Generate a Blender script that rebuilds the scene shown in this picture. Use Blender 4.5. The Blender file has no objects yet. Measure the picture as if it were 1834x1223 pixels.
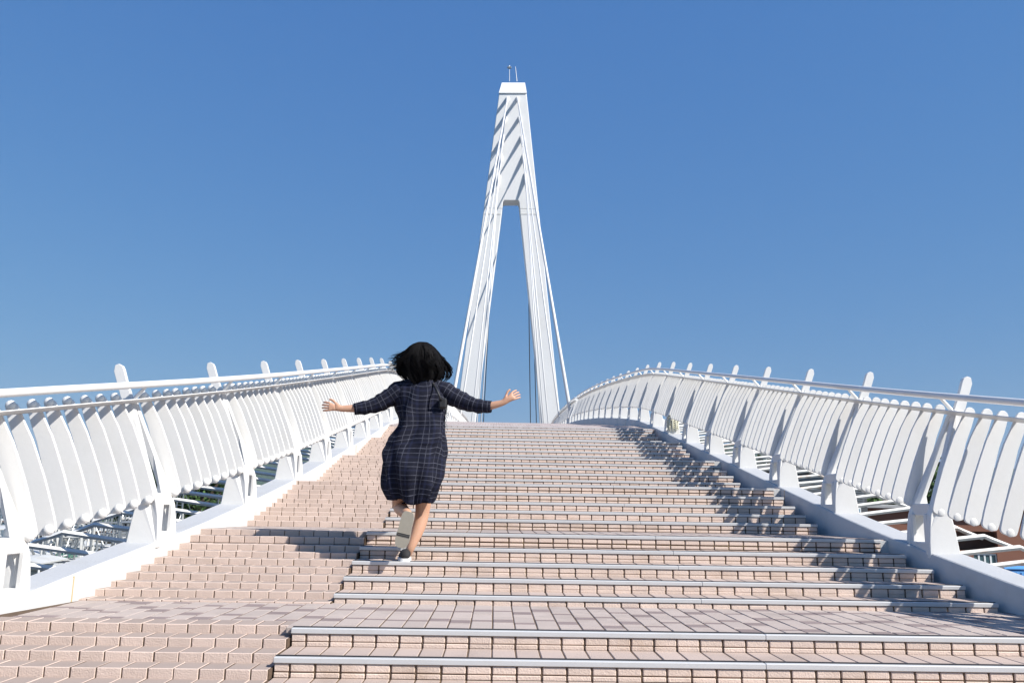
import bpy, bmesh, math, random
import numpy as np
from mathutils import Vector, Matrix, noise
random.seed(7)
S = bpy.context.scene
COL = S.collection
# ------------------------------------------------------------------ camera
F, CX, CY = 1500.0, 917.0, 611.5          # photo pixels
_p = math.atan((905 - CY) / F)
_yaw = math.atan((CX - 891) / F * math.cos(_p))
_fw = Vector((math.sin(_yaw) * math.cos(_p), math.cos(_yaw) * math.cos(_p), math.sin(_p)))
_rt = Vector((math.cos(_yaw), -math.sin(_yaw), 0))
_up = _rt.cross(_fw)
_c, _s = math.cos(0.0165), math.sin(0.0165)
RT, UP, FW = _rt * _c + _up * _s, _up * _c - _rt * _s, _fw
cam = bpy.data.cameras.new('camera')
cam.sensor_width = 36.0
cam.lens = 36.0 * F / 1834.0
cam.clip_start = 0.05
cam.clip_end = 20000
co = bpy.data.objects.new('camera', cam)
COL.objects.link(co)
co.matrix_world = Matrix(((RT.x, UP.x, -FW.x, 0), (RT.y, UP.y, -FW.y, 0), (RT.z, UP.z, -FW.z, 0), (0, 0, 0, 1)))
S.camera = co

def at(px, py, Y):
    """point of the place at distance Y along the bridge seen at a photo pixel"""
    d = RT * ((px - CX) / F) - UP * ((py - CY) / F) + FW
    return d * (Y / d.y)

# ------------------------------------------------------------------ light
SUN = Vector((1.23, -0.70, 1.30)).normalized()
EL = math.asin(SUN.z)
AZ = math.atan2(SUN.x, SUN.y)
W = bpy.data.worlds.new('World')
S.world = W
W.use_nodes = True
wn = W.node_tree.nodes
wl = W.node_tree.links
bg = wn['Background']
sky = wn.new('ShaderNodeTexSky')
sky.sky_type = 'NISHITA'
sky.sun_disc = False
sky.sun_elevation = EL
sky.sun_rotation = AZ
sky.altitude = 0
sky.air_density = 1.5
sky.dust_density = 0.2
sky.ozone_density = 10.0
# the camera's colour response to the blue of the sky, the same in every direction
EXPO = 0.85
SKYS = 0.10
sp_ = wn.new('ShaderNodeSeparateColor')
cb_ = wn.new('ShaderNodeCombineColor')
wl.new(sky.outputs[0], sp_.inputs[0])
for i_, (g_, k_) in enumerate(((.75, .395), (.56, .525), (.30, .69))):
    pw = wn.new('ShaderNodeMath'); pw.operation = 'POWER'; pw.inputs[1].default_value = g_
    ml = wn.new('ShaderNodeMath'); ml.operation = 'MULTIPLY'; ml.inputs[1].default_value = k_ * (0.1 ** g_) / SKYS / 2 ** EXPO
    wl.new(sp_.outputs[i_], pw.inputs[0]); wl.new(pw.outputs[0], ml.inputs[0]); wl.new(ml.outputs[0], cb_.inputs[i_])
wl.new(cb_.outputs[0], bg.inputs['Color'])
bg.inputs['Strength'].default_value = SKYS
sd = bpy.data.lights.new('sun', 'SUN')
sd.energy = 4.3
sd.angle = math.radians(0.5)
sd.color = (1.0, 0.955, 0.89)
so = bpy.data.objects.new('sun', sd)
COL.objects.link(so)
so.rotation_euler = SUN.to_track_quat('Z', 'Y').to_euler()
so.location = (20, -15, 60)
S.view_settings.view_transform = 'Standard'
S.view_settings.look = 'None'
S.view_settings.exposure = EXPO
S.view_settings.gamma = 1.0
S.view_settings.use_curve_mapping = False
S.cycles.max_bounces = 6
S.cycles.diffuse_bounces = 3

# ------------------------------------------------------------------ helpers
def tag(o, label=None, cat=None, group=None, kind=None):
    if label: o['label'] = label
    if cat: o['category'] = cat
    if group: o['group'] = group
    if kind: o['kind'] = kind
    return o

def link(name, data, mat=None, parent=None, loc=(0, 0, 0)):
    o = bpy.data.objects.new(name, data)
    COL.objects.link(o)
    o.location = loc
    if parent: o.parent = parent
    if mat and data is not None and hasattr(data, 'materials') and len(data.materials) == 0:
        for m in (mat if isinstance(mat, (list, tuple)) else [mat]): data.materials.append(m)
    return o

def empty(name, loc=(0, 0, 0), rz=0, parent=None):
    o = bpy.data.objects.new(name, None)
    COL.objects.link(o)
    o.location = loc
    o.rotation_euler = (0, 0, rz)
    o.empty_display_size = 0.2
    if parent: o.parent = parent
    return o

def copy_tree(o, parent=None):
    c = o.copy()
    COL.objects.link(c)
    c.parent = parent
    for ch in list(o.children): copy_tree(ch, c)
    return c

class MB:
    def __init__(s): s.v = []; s.f = []; s.m = []
    def add(s, vs, fs, mi=0):
        b = len(s.v)
        s.v += [tuple(x) for x in vs]
        s.f += [tuple(i + b for i in f) for f in fs]
        s.m += [mi] * len(fs)
    def box(s, a, b, mi=0):
        x0, y0, z0 = a; x1, y1, z1 = b
        s.add([(x0, y0, z0), (x1, y0, z0), (x1, y1, z0), (x0, y1, z0), (x0, y0, z1), (x1, y0, z1), (x1, y1, z1), (x0, y1, z1)],
              [(0, 3, 2, 1), (4, 5, 6, 7), (0, 1, 5, 4), (1, 2, 6, 5), (2, 3, 7, 6), (3, 0, 4, 7)], mi)
    def cbox(s, a, b, c=0.004, mi=0, top=None):
        """box with chamfered edges"""
        x0, y0, z0 = a; x1, y1, z1 = b
        c = min(c, (x1 - x0) * .3, (y1 - y0) * .3, (z1 - z0) * .3)
        vs = []; idx = {}
        for i, x in ((0, x0), (1, x1)):
            for j, y in ((0, y0), (1, y1)):
                for k, z in ((0, z0), (1, z1)):
                    dx = c if i == 0 else -c; dy = c if j == 0 else -c; dz = c if k == 0 else -c
                    for ax, p in enumerate(((x, y + dy, z + dz), (x + dx, y, z + dz), (x + dx, y + dy, z))):
                        idx[(i, j, k, ax)] = len(vs); vs.append(p)
        I = lambda i, j, k, ax: idx[(i, j, k, ax)]
        fs = []
        for i in (0, 1):
            q = [I(i, 0, 0, 0), I(i, 1, 0, 0), I(i, 1, 1, 0), I(i, 0, 1, 0)]; fs.append(q if i else q[::-1])
            q = [I(0, i, 0, 1), I(0, i, 1, 1), I(1, i, 1, 1), I(1, i, 0, 1)]; fs.append(q if i else q[::-1])
            q = [I(0, 0, i, 2), I(1, 0, i, 2), I(1, 1, i, 2), I(0, 1, i, 2)]; fs.append(q if i else q[::-1]); tpi = len(fs) - 1
        for i in (0, 1):
            for j in (0, 1):
                fs.append([I(i, j, 0, 0), I(i, j, 1, 0), I(i, j, 1, 1), I(i, j, 0, 1)][::(1 if i != j else -1)])
                fs.append([I(i, 0, j, 0), I(i, 1, j, 0), I(i, 1, j, 2), I(i, 0, j, 2)][::(-1 if i != j else 1)])
                fs.append([I(0, i, j, 1), I(1, i, j, 1), I(1, i, j, 2), I(0, i, j, 2)][::(1 if i != j else -1)])
                for k in (0, 1):
                    fs.append([I(i, j, k, 0), I(i, j, k, 1), I(i, j, k, 2)][::(1 if (i + j + k) % 2 else -1)])
        s.add(vs, fs, mi)
        if top is not None: s.m[len(s.m) - len(fs) + tpi] = top
    def tube(s, pts, r, n=8, mi=0, cap=True):
        pts = [Vector(p) for p in pts]
        rs = r if isinstance(r, (list, tuple)) else [r] * len(pts)
        rings = []
        prev = None
        for i, p in enumerate(pts):
            d = (pts[min(i + 1, len(pts) - 1)] - pts[max(i - 1, 0)]).normalized()
            if prev is None:
                a = Vector((0, 0, 1)) if abs(d.z) < .9 else Vector((1, 0, 0))
                u = d.cross(a).normalized()
            else:
                u = (prev - d * prev.dot(d)).normalized()
            prev = u
            w = d.cross(u)
            rings.append([p + (u * math.cos(t) + w * math.sin(t)) * rs[i] for t in [2 * math.pi * k / n for k in range(n)]])
        vs = [v for rg in rings for v in rg]
        fs = []
        for i in range(len(pts) - 1):
            for k in range(n):
                fs.append((i * n + k, i * n + (k + 1) % n, (i + 1) * n + (k + 1) % n, (i + 1) * n + k))
        if cap:
            fs.append(tuple(range(n))[::-1]); fs.append(tuple((len(pts) - 1) * n + k for k in range(n)))
        s.add(vs, fs, mi)
    def prism(s, poly, fn, t0, t1, mi=0):
        """poly of 2-D points, fn(p, t) -> 3-D, between t0 and t1"""
        n = len(poly)
        vs = [fn(p, t0) for p in poly] + [fn(p, t1) for p in poly]
        fs = [tuple(range(n))[::-1], tuple(range(n, 2 * n))]
        fs += [(i, (i + 1) % n, n + (i + 1) % n, n + i) for i in range(n)]
        s.add(vs, fs, mi)
    def sweep(s, rings, mi=0, closed=True, cap=True):
        n = len(rings[0])
        vs = [p for r in rings for p in r]
        fs = []
        for i in range(len(rings) - 1):
            for k in range(n if closed else n - 1):
                fs.append((i * n + k, i * n + (k + 1) % n, (i + 1) * n + (k + 1) % n, (i + 1) * n + k))
        if cap and closed:
            fs.append(tuple(range(n))[::-1]); fs.append(tuple((len(rings) - 1) * n + k for k in range(n)))
        s.add(vs, fs, mi)
    def mesh(s, name, mats=None, smooth=False, fix=True):
        me = bpy.data.meshes.new(name)
        me.from_pydata(s.v, [], s.f)
        if mats:
            for m in (mats if isinstance(mats, (list, tuple)) else [mats]): me.materials.append(m)
            me.polygons.foreach_set('material_index', s.m)
        if fix:
            bm = bmesh.new(); bm.from_mesh(me)
            bmesh.ops.recalc_face_normals(bm, faces=bm.faces)
            bm.to_mesh(me); bm.free()
        if smooth: me.polygons.foreach_set('use_smooth', [True] * len(me.polygons))
        me.update()
        return me
    def obj(s, name, mats, parent=None, loc=(0, 0, 0), smooth=False, fix=True):
        return link(name, s.mesh(name, mats, smooth, fix), None, parent, loc)

def auto_smooth(o, ang=40):
    me = o.data
    me.polygons.foreach_set('use_smooth', [True] * len(me.polygons))
    bm = bmesh.new(); bm.from_mesh(me)
    for e in bm.edges:
        if len(e.link_faces) == 2 and e.calc_face_angle(0) > math.radians(ang): e.smooth = False
    bm.to_mesh(me); bm.free()

# ------------------------------------------------------------------ materials
def mat(name, col, rough=0.6, metal=0.0, var=0.0, scale=3.0, bump=0.0, bscale=60.0, island=0.0, dirt=None, dirt_amt=0.0, dirt_scale=1.5,
        objrand=0.0, spec=0.5, coord='Object'):
    m = bpy.data.materials.new(name)
    m.use_nodes = True
    n = m.node_tree.nodes; l = m.node_tree.links
    b = n['Principled BSDF']
    b.inputs['Roughness'].default_value = rough
    b.inputs['Metallic'].default_value = metal
    b.inputs['Specular IOR Level'].default_value = spec
    geo = n.new('ShaderNodeNewGeometry')
    P = geo.outputs['Position']
    col4 = (*col, 1)
    rgb = n.new('ShaderNodeRGB'); rgb.outputs[0].default_value = col4
    cur = rgb.outputs[0]
    def scalecol(cur, fac_out, amt):
        mr = n.new('ShaderNodeMapRange')
        mr.inputs['To Min'].default_value = 1 - amt; mr.inputs['To Max'].default_value = 1 + amt
        l.new(fac_out, mr.inputs['Value'])
        mx = n.new('ShaderNodeVectorMath'); mx.operation = 'SCALE'
        l.new(cur, mx.inputs[0]); l.new(mr.outputs[0], mx.inputs['Scale'])
        return mx.outputs[0]
    if var:
        t = n.new('ShaderNodeTexNoise'); t.inputs['Scale'].default_value = scale; t.inputs['Detail'].default_value = 6
        l.new(P, t.inputs['Vector'])
        cur = scalecol(cur, t.outputs['Fac'], var)
    if island:
        cur = scalecol(cur, geo.outputs['Random Per Island'], island)
    if objrand:
        oi = n.new('ShaderNodeObjectInfo')
        cur = scalecol(cur, oi.outputs['Random'], objrand)
    if dirt:
        t = n.new('ShaderNodeTexNoise'); t.inputs['Scale'].default_value = dirt_scale; t.inputs['Detail'].default_value = 8; t.inputs['Roughness'].default_value = .65
        l.new(P, t.inputs['Vector'])
        r = n.new('ShaderNodeValToRGB'); r.color_ramp.elements[0].position = .52; r.color_ramp.elements[1].position = .78
        l.new(t.outputs['Fac'], r.inputs[0])
        mu = n.new('ShaderNodeMath'); mu.operation = 'MULTIPLY'; mu.inputs[1].default_value = dirt_amt
        l.new(r.outputs[0], mu.inputs[0])
        mx = n.new('ShaderNodeMix'); mx.data_type = 'RGBA'
        l.new(mu.outputs[0], mx.inputs['Factor']); l.new(cur, mx.inputs['A']); mx.inputs['B'].default_value = (*dirt, 1)
        cur = mx.outputs['Result']
    l.new(cur, b.inputs['Base Color'])
    if bump:
        t = n.new('ShaderNodeTexNoise'); t.inputs['Scale'].default_value = bscale; t.inputs['Detail'].default_value = 5
        l.new(P, t.inputs['Vector'])
        bp = n.new('ShaderNodeBump'); bp.inputs['Strength'].default_value = bump; bp.inputs['Distance'].default_value = .01
        l.new(t.outputs['Fac'], bp.inputs['Height']); l.new(bp.outputs[0], b.inputs['Normal'])
    m['b'] = 1
    return m

M = {}
M['white'] = mat('white_paint', (.70, .69, .665), .45, var=.05, scale=2.2, bump=.08, bscale=25, dirt=(.55, .50, .42), dirt_amt=.22, dirt_scale=2.3)
M['kerb'] = mat('kerb_paint', (.52, .52, .51), .6, var=.09, scale=3, bump=.2, bscale=40, dirt=(.36, .33, .28), dirt_amt=.4, dirt_scale=3.2)
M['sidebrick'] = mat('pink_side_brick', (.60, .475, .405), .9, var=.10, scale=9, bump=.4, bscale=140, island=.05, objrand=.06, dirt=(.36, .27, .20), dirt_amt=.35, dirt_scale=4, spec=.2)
M['bricktop'] = mat('darker_brick_top', (.335, .27, .235), .9, var=.08, scale=8, bump=.35, bscale=160, island=.05, objrand=.05, dirt=(.36, .29, .24), dirt_amt=.35, dirt_scale=3.5, spec=.2)  # side bricks get a top darker than their faces
M['kerbtop'] = mat('blue_grey_kerb_top', (.41, .42, .435), .7, var=.08, scale=3, bump=.2, bscale=40, dirt=(.33, .32, .30), dirt_amt=.4, dirt_scale=3.2)  # kerb top darker and bluer than the kerb faces
M['rusty'] = mat('rusty_white_paint', (.68, .67, .64), .55, var=.05, bump=.1, dirt=(.36, .17, .06), dirt_amt=.95, dirt_scale=4.5)
M['brick'] = mat('pink_brick', (.65, .525, .445), .9, var=.10, scale=9, bump=.35, bscale=140, island=.06, objrand=.08, dirt=(.36, .25, .16), dirt_amt=.6, dirt_scale=2.6, spec=.2)
M['tread'] = mat('tread_brick', (.43, .345, .30), .9, var=.08, scale=8, bump=.35, bscale=160, island=.06, objrand=.08, dirt=(.24, .18, .14), dirt_amt=.6, dirt_scale=2.2, spec=.2)
M['paver'] = mat('pale_paver', (.41, .345, .31), .9, var=.08, scale=8, bump=.3, bscale=160, island=.05, objrand=.06, dirt=(.23, .19, .16), dirt_amt=.55, dirt_scale=2.4, spec=.2)
M['paver2'] = mat('mauve_paver', (.24, .19, .18), .9, var=.08, scale=8, bump=.3, bscale=160, island=.06, objrand=.06, spec=.2)
M['mortar'] = mat('brown_mortar', (.125, .088, .064), 1.0, var=.35, scale=6, bump=.6, bscale=90, dirt=(.24, .17, .08), dirt_amt=.6, dirt_scale=2.2, spec=.1)
M['alu'] = mat('aluminium_nosing', (.56, .56, .555), .42, metal=.1, var=.06, scale=5, dirt=(.42, .40, .36), dirt_amt=.3, dirt_scale=6)
M['rubber'] = mat('black_rubber', (.02, .02, .025), .8)
M['under'] = mat('grey_concrete', (.35, .35, .35), .9, var=.15, bump=.4, bscale=20)
M['cable'] = mat('cable_sheath', (.66, .66, .65), .5)
M['shadecable'] = mat('shaded_cable_sheath', (.10, .11, .12), .6)  # back stays: their shade is painted into the sheath colour
M['black'] = mat('black_fabric', (.012, .012, .014), .6)
M['steel'] = mat('grey_steel', (.30, .32, .33), .4, metal=.6)

# ------------------------------------------------------------------ bridge lines
KT = [(-12, -3.60), (4.38, -.635), (16.7, 1.60), (18.16, 1.845), (19.63, 2.035), (21.1, 2.20), (22.57, 2.36), (24.04, 2.51), (25.5, 2.66), (26.98, 2.795),
      (29.92, 3.06), (32.86, 3.31), (35.8, 3.53), (40, 3.80), (46, 4.12), (54, 4.43), (62, 4.6), (70, 4.63), (80, 4.45), (95, 3.8), (120, 2.0), (160, -2.2)]
ky, kz = zip(*KT)
def K(Y): return float(np.interp(Y, ky, kz))
def SH(Y): return float(np.interp(Y, [30, 50, 85, 160], [0, .25, .95, 3.0]))
def KR(Y): return float(np.interp(Y, [-12, 1, 3, 4.38, 5.1, 5.48, 6.1, 6.74, 7.6, 14, 34], [5.6, 4.2, 3.72, 3.46, 3.34, 3.27, 3.19, 3.11, 3.08, 3.075, 3.12])) + SH(Y)
def KL(Y): return float(np.interp(Y, [-12, 1, 3, 4.38, 5.1, 5.48, 6.74, 7.84, 9.1, 11.5, 13.8, 34], [-5.3, -3.35, -2.98, -2.70, -2.60, -2.55, -2.33, -2.225, -2.145, -2.1, -2.065, -2.03])) + SH(Y)
KOFF = {1: 0.01, -1: 0.0}
def KK(Y, sd): return KR(Y) if sd > 0 else KL(Y)

# rows of the stairway: (Y, Z of the tread, flight)
ROWZ = {(0, 2): -.873, (0, 3): -.787, (0, 4): -.700, (0, 5): -.616, (1, 1): -.566, (1, 2): -.484, (1, 3): -.402, (1, 4): -.318, (1, 5): -.220,
        (2, 1): -.126, (2, 2): -.048, (2, 3): .034, (2, 4): .128, (2, 5): .226, (3, 1): .310, (3, 2): .402, (3, 3): .484, (3, 4): .556, (3, 5): .640,
        (4, 1): .744, (4, 2): .826, (4, 3): .908, (4, 4): .988, (4, 5): 1.065, (5, 1): 1.170, (5, 2): 1.265, (5, 3): 1.350, (5, 4): 1.432, (5, 5): 1.50}
ROWY = {}
for (j, k) in ROWZ:
    ROWY[j, k] = 5.48 + 2.36 * (j - 1) + .315 * (k - 1)
for k in range(1, 6): ROWY[5, k] = 14.95 + .312 * (k - 1)
ROWZ[0, 1] = -.96; ROWY[0, 1] = ROWY[0, 2] - .315
# the first riser above a landing is as high as the photograph shows; fit the landing of flight 0 to it
ROWZ[1, 1] = -.562
XRT = {(1, 1): 3.214, (1, 2): 3.185, (1, 3): 3.141, (1, 4): 3.102, (1, 5): 3.058, (2, 1): 2.979, (2, 2): 2.991, (2, 3): 3.0, (2, 4): 2.998, (2, 5): 3.004,
       (3, 1): 2.961, (3, 2): 2.97, (3, 3): 2.976, (3, 4): 2.98, (3, 5): 2.985, (4, 1): 2.96, (4, 2): 2.975, (4, 3): 2.99, (4, 4): 3.0, (4, 5): 3.01}
XL = -1.0
PITCH = .1155

# ------------------------------------------------------------------ ground, water, hills
WATER = -5.0
mb = MB(); n = 40
mb.add([(-6000, -2000, WATER), (6000, -2000, WATER), (6000, 9000, WATER), (-6000, 9000, WATER)], [(0, 1, 2, 3)])
mw = mat('river_water', (.03, .055, .065), .12, bump=.5, bscale=1.2)
tag(mb.obj('water', mw), kind='structure')
mb = MB()
mb.box((9, -30, WATER - 1), (400, 260, -4.0))
tag(mb.obj('quay_ground', mat('asphalt', (.16, .16, .165), .95, var=.2, scale=.5, bump=.3, bscale=8)), kind='structure')
mb = MB()
mb.box((-30, -40, WATER - 1), (9, 3.0, -3.9))
tag(mb.obj('shore_ground', M['under']), kind='structure')

def ridge(name, y, prof, m, depth):
    mb = MB(); rings = []
    xs = np.linspace(prof[0][0], prof[-1][0], 160)
    px, ph = zip(*prof)
    for x in xs:
        h = float(np.interp(x, px, ph)); h *= 1 + .10 * noise.noise(Vector((x * .004, y * .01, 0))) + .04 * noise.noise(Vector((x * .02, y, 3)))
        ring = []
        for t in np.linspace(0, 1, 12):
            hh = h * math.sin(t * math.pi * .5) ** .8 * (1 + .08 * noise.noise(Vector((x * .01, t * 6, y)))) if t > 0 else 0
            ring.append((x, y + depth * t, WATER + hh))
        ring.append((x, y + depth * 1.8, WATER))
        rings.append(ring)
    mb.sweep(rings, closed=False)
    o = mb.obj(name, m, smooth=True)
    tag(o, kind='structure')
mh = mat('forested_hillside', (.035, .06, .03), 1.0, var=.4, scale=.02, spec=0)
ridge('hills', 2600, [(-3000, 120), (-1700, 150), (-1100, 235), (-620, 240), (-250, 200), (100, 170), (400, 245), (700, 285), (1000, 240), (1700, 190), (3500, 120)], mh, 700)

# ------------------------------------------------------------------ stairway
def brick_mesh(name, w, d, h, c, m, top=None):
    mb = MB(); mb.cbox((-w / 2, -d / 2, -h / 2), (w / 2, d / 2, h / 2), c, 0, None if top is None else 1)
    me = mb.mesh(name, m if top is None else [m, top])
    return me
me_riser = brick_mesh('riser_brick', .1065, .05, .034, .004, M['brick'])
me_base = brick_mesh('base_brick', .1065, .05, .022, .003, M['brick'])
me_tread = brick_mesh('tread_brick', .1085, .27, .03, .003, M['tread'])
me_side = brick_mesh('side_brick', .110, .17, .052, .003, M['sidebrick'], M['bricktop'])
me_pv = [brick_mesh('paver', .109, .224, .03, .003, M['paver']), brick_mesh('paver', .109, .109, .03, .003, M['paver']),
         brick_mesh('paver', .109, .109, .03, .003, M['paver2']), brick_mesh('paver', .109, .053, .03, .003, M['paver2']), brick_mesh('paver', .109, .053, .03, .003, M['paver'])]

def place(me, name, parent, x, y, z, w=1.0, jit=.0015):
    o = bpy.data.objects.new(name, me)
    COL.objects.link(o)
    o.location = (x + random.uniform(-.001, .001), y + random.uniform(-jit, jit), z + random.uniform(-jit, jit) * .6)
    if w != 1.0: o.scale = (w, 1, 1)
    o.rotation_euler = (0, 0, random.uniform(-.004, .004))
    o.parent = parent
    return o

class Stuff:
    """pieces of a row either as own objects or joined"""
    def __init__(s, parent, own): s.p = parent; s.own = own; s.mb = {}; s.cnt = {}
    def put(s, kind, me, size, x, y, z, w=1.0, mat=None, own=None):
        own = s.own.get(kind, False) if own is None else own
        if own and s.cnt.get(kind, 0) < 300:
            s.cnt[kind] = s.cnt.get(kind, 0) + 1
            place(me, kind, s.p, x, y, z, w); return
        b = s.mb.setdefault((kind, mat), MB())
        sx, sy, sz = size; sx *= w
        j = random.uniform(-.001, .001)
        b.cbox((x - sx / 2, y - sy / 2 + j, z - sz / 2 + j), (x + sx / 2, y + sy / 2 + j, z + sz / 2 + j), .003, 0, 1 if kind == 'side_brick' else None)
    def flush(s):
        for (kind, mt), b in s.mb.items():
            o = b.obj(kind, [M[mt], M['bricktop']] if kind == 'side_brick' else M[mt], s.p, fix=False)
            o['kind'] = 'stuff'

def xr(j, k): return XRT.get((j, k), 2.96 if j == 5 else KR(ROWY[j, k]) - .06)

def flight(j, own):
    st = empty('stair_flight', (0, ROWY[j, 1], 0))
    tag(st, kind='structure')
    st.location = (0, 0, 0)
    sf = Stuff(st, own)
    core = MB(); nos = []
    for k in range(1, 6):
        Y, Z = ROWY[j, k], ROWZ[j, k]
        nxt = ROWY[j, k + 1] if k < 5 else (ROWY[j + 1, 1] if j < 5 else Y + .4)
        Zp = ROWZ[j, k - 1] if k > 1 else (ROWZ[j - 1, 5] if j > 0 else Z - .0865)
        R = xr(j, k)
        Lk = KL((Y + nxt) / 2) - .05
        # mortar core
        core.box((XL + .004, Y + .007, Zp - .25), (R - .004, nxt + .03, Z - .0035))
        core.box((Lk, Y - .0465, Zp - .25), (XL - .003, nxt + .03, Z - .0455))
        core.box((Lk, Y + .1085, Zp - .25), (XL - .003, nxt + .03, Z - .0025))
        # nosing: face + top + black insert
        nb = MB()
        xs = [XL, XL + 2.34 + random.uniform(-.1, .1), R]
        for a, b in zip(xs[:-1], xs[1:]):
            nb.cbox((a + .0008, Y - .004, Z - .024), (b - .0008, Y + .030, Z + .002), .003, 0)
        nb.box((XL + .002, Y + .0305, Z - .006), (R - .002, Y + .046, Z + .006), 1)
        o = nb.obj('nosing', [M['alu'], M['rubber']], st)
        # riser bricks
        i0 = math.ceil((XL + .02) / PITCH); i1 = math.floor((R - .02) / PITCH)
        edges = [XL + .002] + [i * PITCH for i in range(i0, i1 + 1)] + [R - .002]
        rise = Z - Zp
        hb = max(.014, rise - .024 - .034 - .010)
        for a, b in zip(edges[:-1], edges[1:]):
            if b - a < .02: continue
            w = (b - a - .0085) / .1065 if abs((b - a) - PITCH) > .002 else 1.0
            xc = (a + b) / 2
            sf.put('riser_brick', me_riser, (.1065, .05, .034), xc, Y + .027, Z - .024 - .003 - .017, w, 'brick')
            sf.put('base_brick', me_base, (.1065, .05, .022), xc, Y + .027, Zp + hb / 2 + .003 - .002, w, 'brick')
        if k < 5:
            for a, b in zip(edges[:-1], edges[1:]):
                if b - a < .02: continue
                w = (b - a - .0065) / .1085 if abs((b - a) - PITCH) > .002 else 1.0
                sf.put('tread_brick', me_tread, (.1085, .27, .03), (a + b) / 2, Y + .044 + .135 + .002, Z - .015, w, 'tread')
        # side half steps
        for h, (yy, zt) in enumerate(((Y - .05, Z - .0435), (Y + .105, Z))):
            off = .0 if (h + k) % 2 else PITCH / 2
            x = XL - .008
            first = True
            lim = KL(yy + .05) - .03
            while x > lim:
                wd = PITCH if not (first and off) else PITCH / 2 + .02
                first = False
                if x - wd < lim - .1: wd = max(.06, x - lim + .04)
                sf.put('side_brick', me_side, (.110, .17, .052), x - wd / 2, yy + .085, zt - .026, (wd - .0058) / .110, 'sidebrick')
                x -= wd
    # paved landing
    Y, Z = ROWY[j, 5], ROWZ[j, 5]
    if j < 5:
        y0 = Y + .046; y1 = ROWY[j + 1, 1] + .02
        col = 0
        x = XL + .004; edge = KR(Y + .5)
        ncol = int((edge - (KL(Y + .4) - .1)) / PITCH) + 2
        for c in range(-int(2.2 / PITCH) - 3, int(4.8 / PITCH)):
            xc = (c + .5) * PITCH
            if xc < KL(Y + .4) - .12 or xc > edge + .08: continue
            yy = y0 - random.choice((0,)) - [.0, .112, .17, .285, .34][c % 5] * .6
            if xc < XL: yy0 = Y + .275
            else: yy0 = y0
            seq = [0, 4, 2, 1, 0, 3, 4] if c % 2 == 0 else [2, 4, 0, 3, 0, 1]
            q = c % len(seq); guard = 0
            while yy < y1 and guard < 40:
                t = seq[q % len(seq)]; q += 1; guard += 1
                L = (.224, .109, .109, .053, .053)[t]
                a, b = yy, yy + L
                yy = b + .0065
                if b < yy0 + .02 or a > y1 - .015: continue
                a2, b2 = max(a, yy0), min(b, y1)
                mt = 'paver2' if t in (2, 3) else 'paver'
                whole = abs((b2 - a2) - L) < 1e-4
                sf.put('paver', me_pv[t], (.109, b2 - a2, .03), xc, (a2 + b2) / 2, Z - .015, 1, mt, own=(own.get('paver', False) and whole))
        gb = MB(); gb.box((min(R - .01, edge), Y + .012, Z - .3), (edge + .1, y1 + .01, Z - .006)); gb.obj('gutter', M['kerb'], st)
    sf.flush()
    o = core.obj('mortar_bed', M['mortar'], st, fix=False)
    return st

OWN = {0: dict(riser_brick=1, base_brick=1, tread_brick=1, side_brick=1, paver=1), 1: dict(riser_brick=1, base_brick=1, tread_brick=1, side_brick=1),
       2: dict(riser_brick=1, side_brick=1), 3: dict(riser_brick=1, side_brick=1), 4: dict(), 5: dict()}
for j in range(6): flight(j, OWN[j])
# the lowest steps, in front of and below the photographer
mb = MB()
z = ROWZ[0, 1]; y = ROWY[0, 1]
for i in range(44):
    y2 = y - .315 if i % 5 != 4 else y - 1.1
    z -= .0865
    mb.box((KL(y2) - .02, y2, z - .3), (KR(y2) + .02, y + .02, z))
    y = y2
    if y < -11: break
tag(mb.obj('lower_stairs', M['brick'], fix=False), kind='structure')

# deck beyond the stairs
def ZD(Y): return K(Y) - float(np.interp(Y, [16.2, 17.5, 20, 22], [.02, .09, .17, .185]))
ys = [16.19] + list(np.arange(16.6, 40, .5)) + list(np.arange(40, 160, 2.0))
mb = MB()
mb.sweep([[(KL(Y) - .02, Y, ZD(Y)), (KR(Y) + .02, Y, ZD(Y)), (KR(Y) + .02, Y, ZD(Y) - .3), (KL(Y) - .02, Y, ZD(Y) - .3)] for Y in ys])
m = mat('deck_paving', (.42, .35, .33), .9, var=.1, scale=4, bump=.3, bscale=100, dirt=(.3, .26, .23), dirt_amt=.3, spec=.2)
nn = m.node_tree.nodes; ll = m.node_tree.links
bt = nn.new('ShaderNodeTexBrick'); g = nn.new('ShaderNodeNewGeometry')
bt.inputs['Scale'].default_value = 1.0; bt.inputs['Brick Width'].default_value = .115; bt.inputs['Row Height'].default_value = .23
bt.inputs['Mortar Size'].default_value = .006
bt.inputs['Color1'].default_value = (.46, .40, .38, 1); bt.inputs['Color2'].default_value = (.36, .30, .29, 1); bt.inputs['Mortar'].default_value = (.16, .12, .09, 1)
ll.new(g.outputs['Position'], bt.inputs['Vector']); ll.new(bt.outputs[0], nn['Principled BSDF'].inputs['Base Color'])
tag(mb.obj('bridge_deck', m), kind='structure')
# girder under everything + gutter
ys = list(np.arange(-11.5, 40, .5)) + list(np.arange(40, 161, 2.0))
mb = MB()
mb.sweep([[(KL(Y) - .22, Y, K(Y) - .34), (KR(Y) + .22, Y, K(Y) - .34), (KR(Y) - .2, Y, K(Y) - 1.1), (KL(Y) + .2, Y, K(Y) - 1.1)] for Y in ys])
tag(mb.obj('bridge_girder', M['kerb']), kind='structure')

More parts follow.
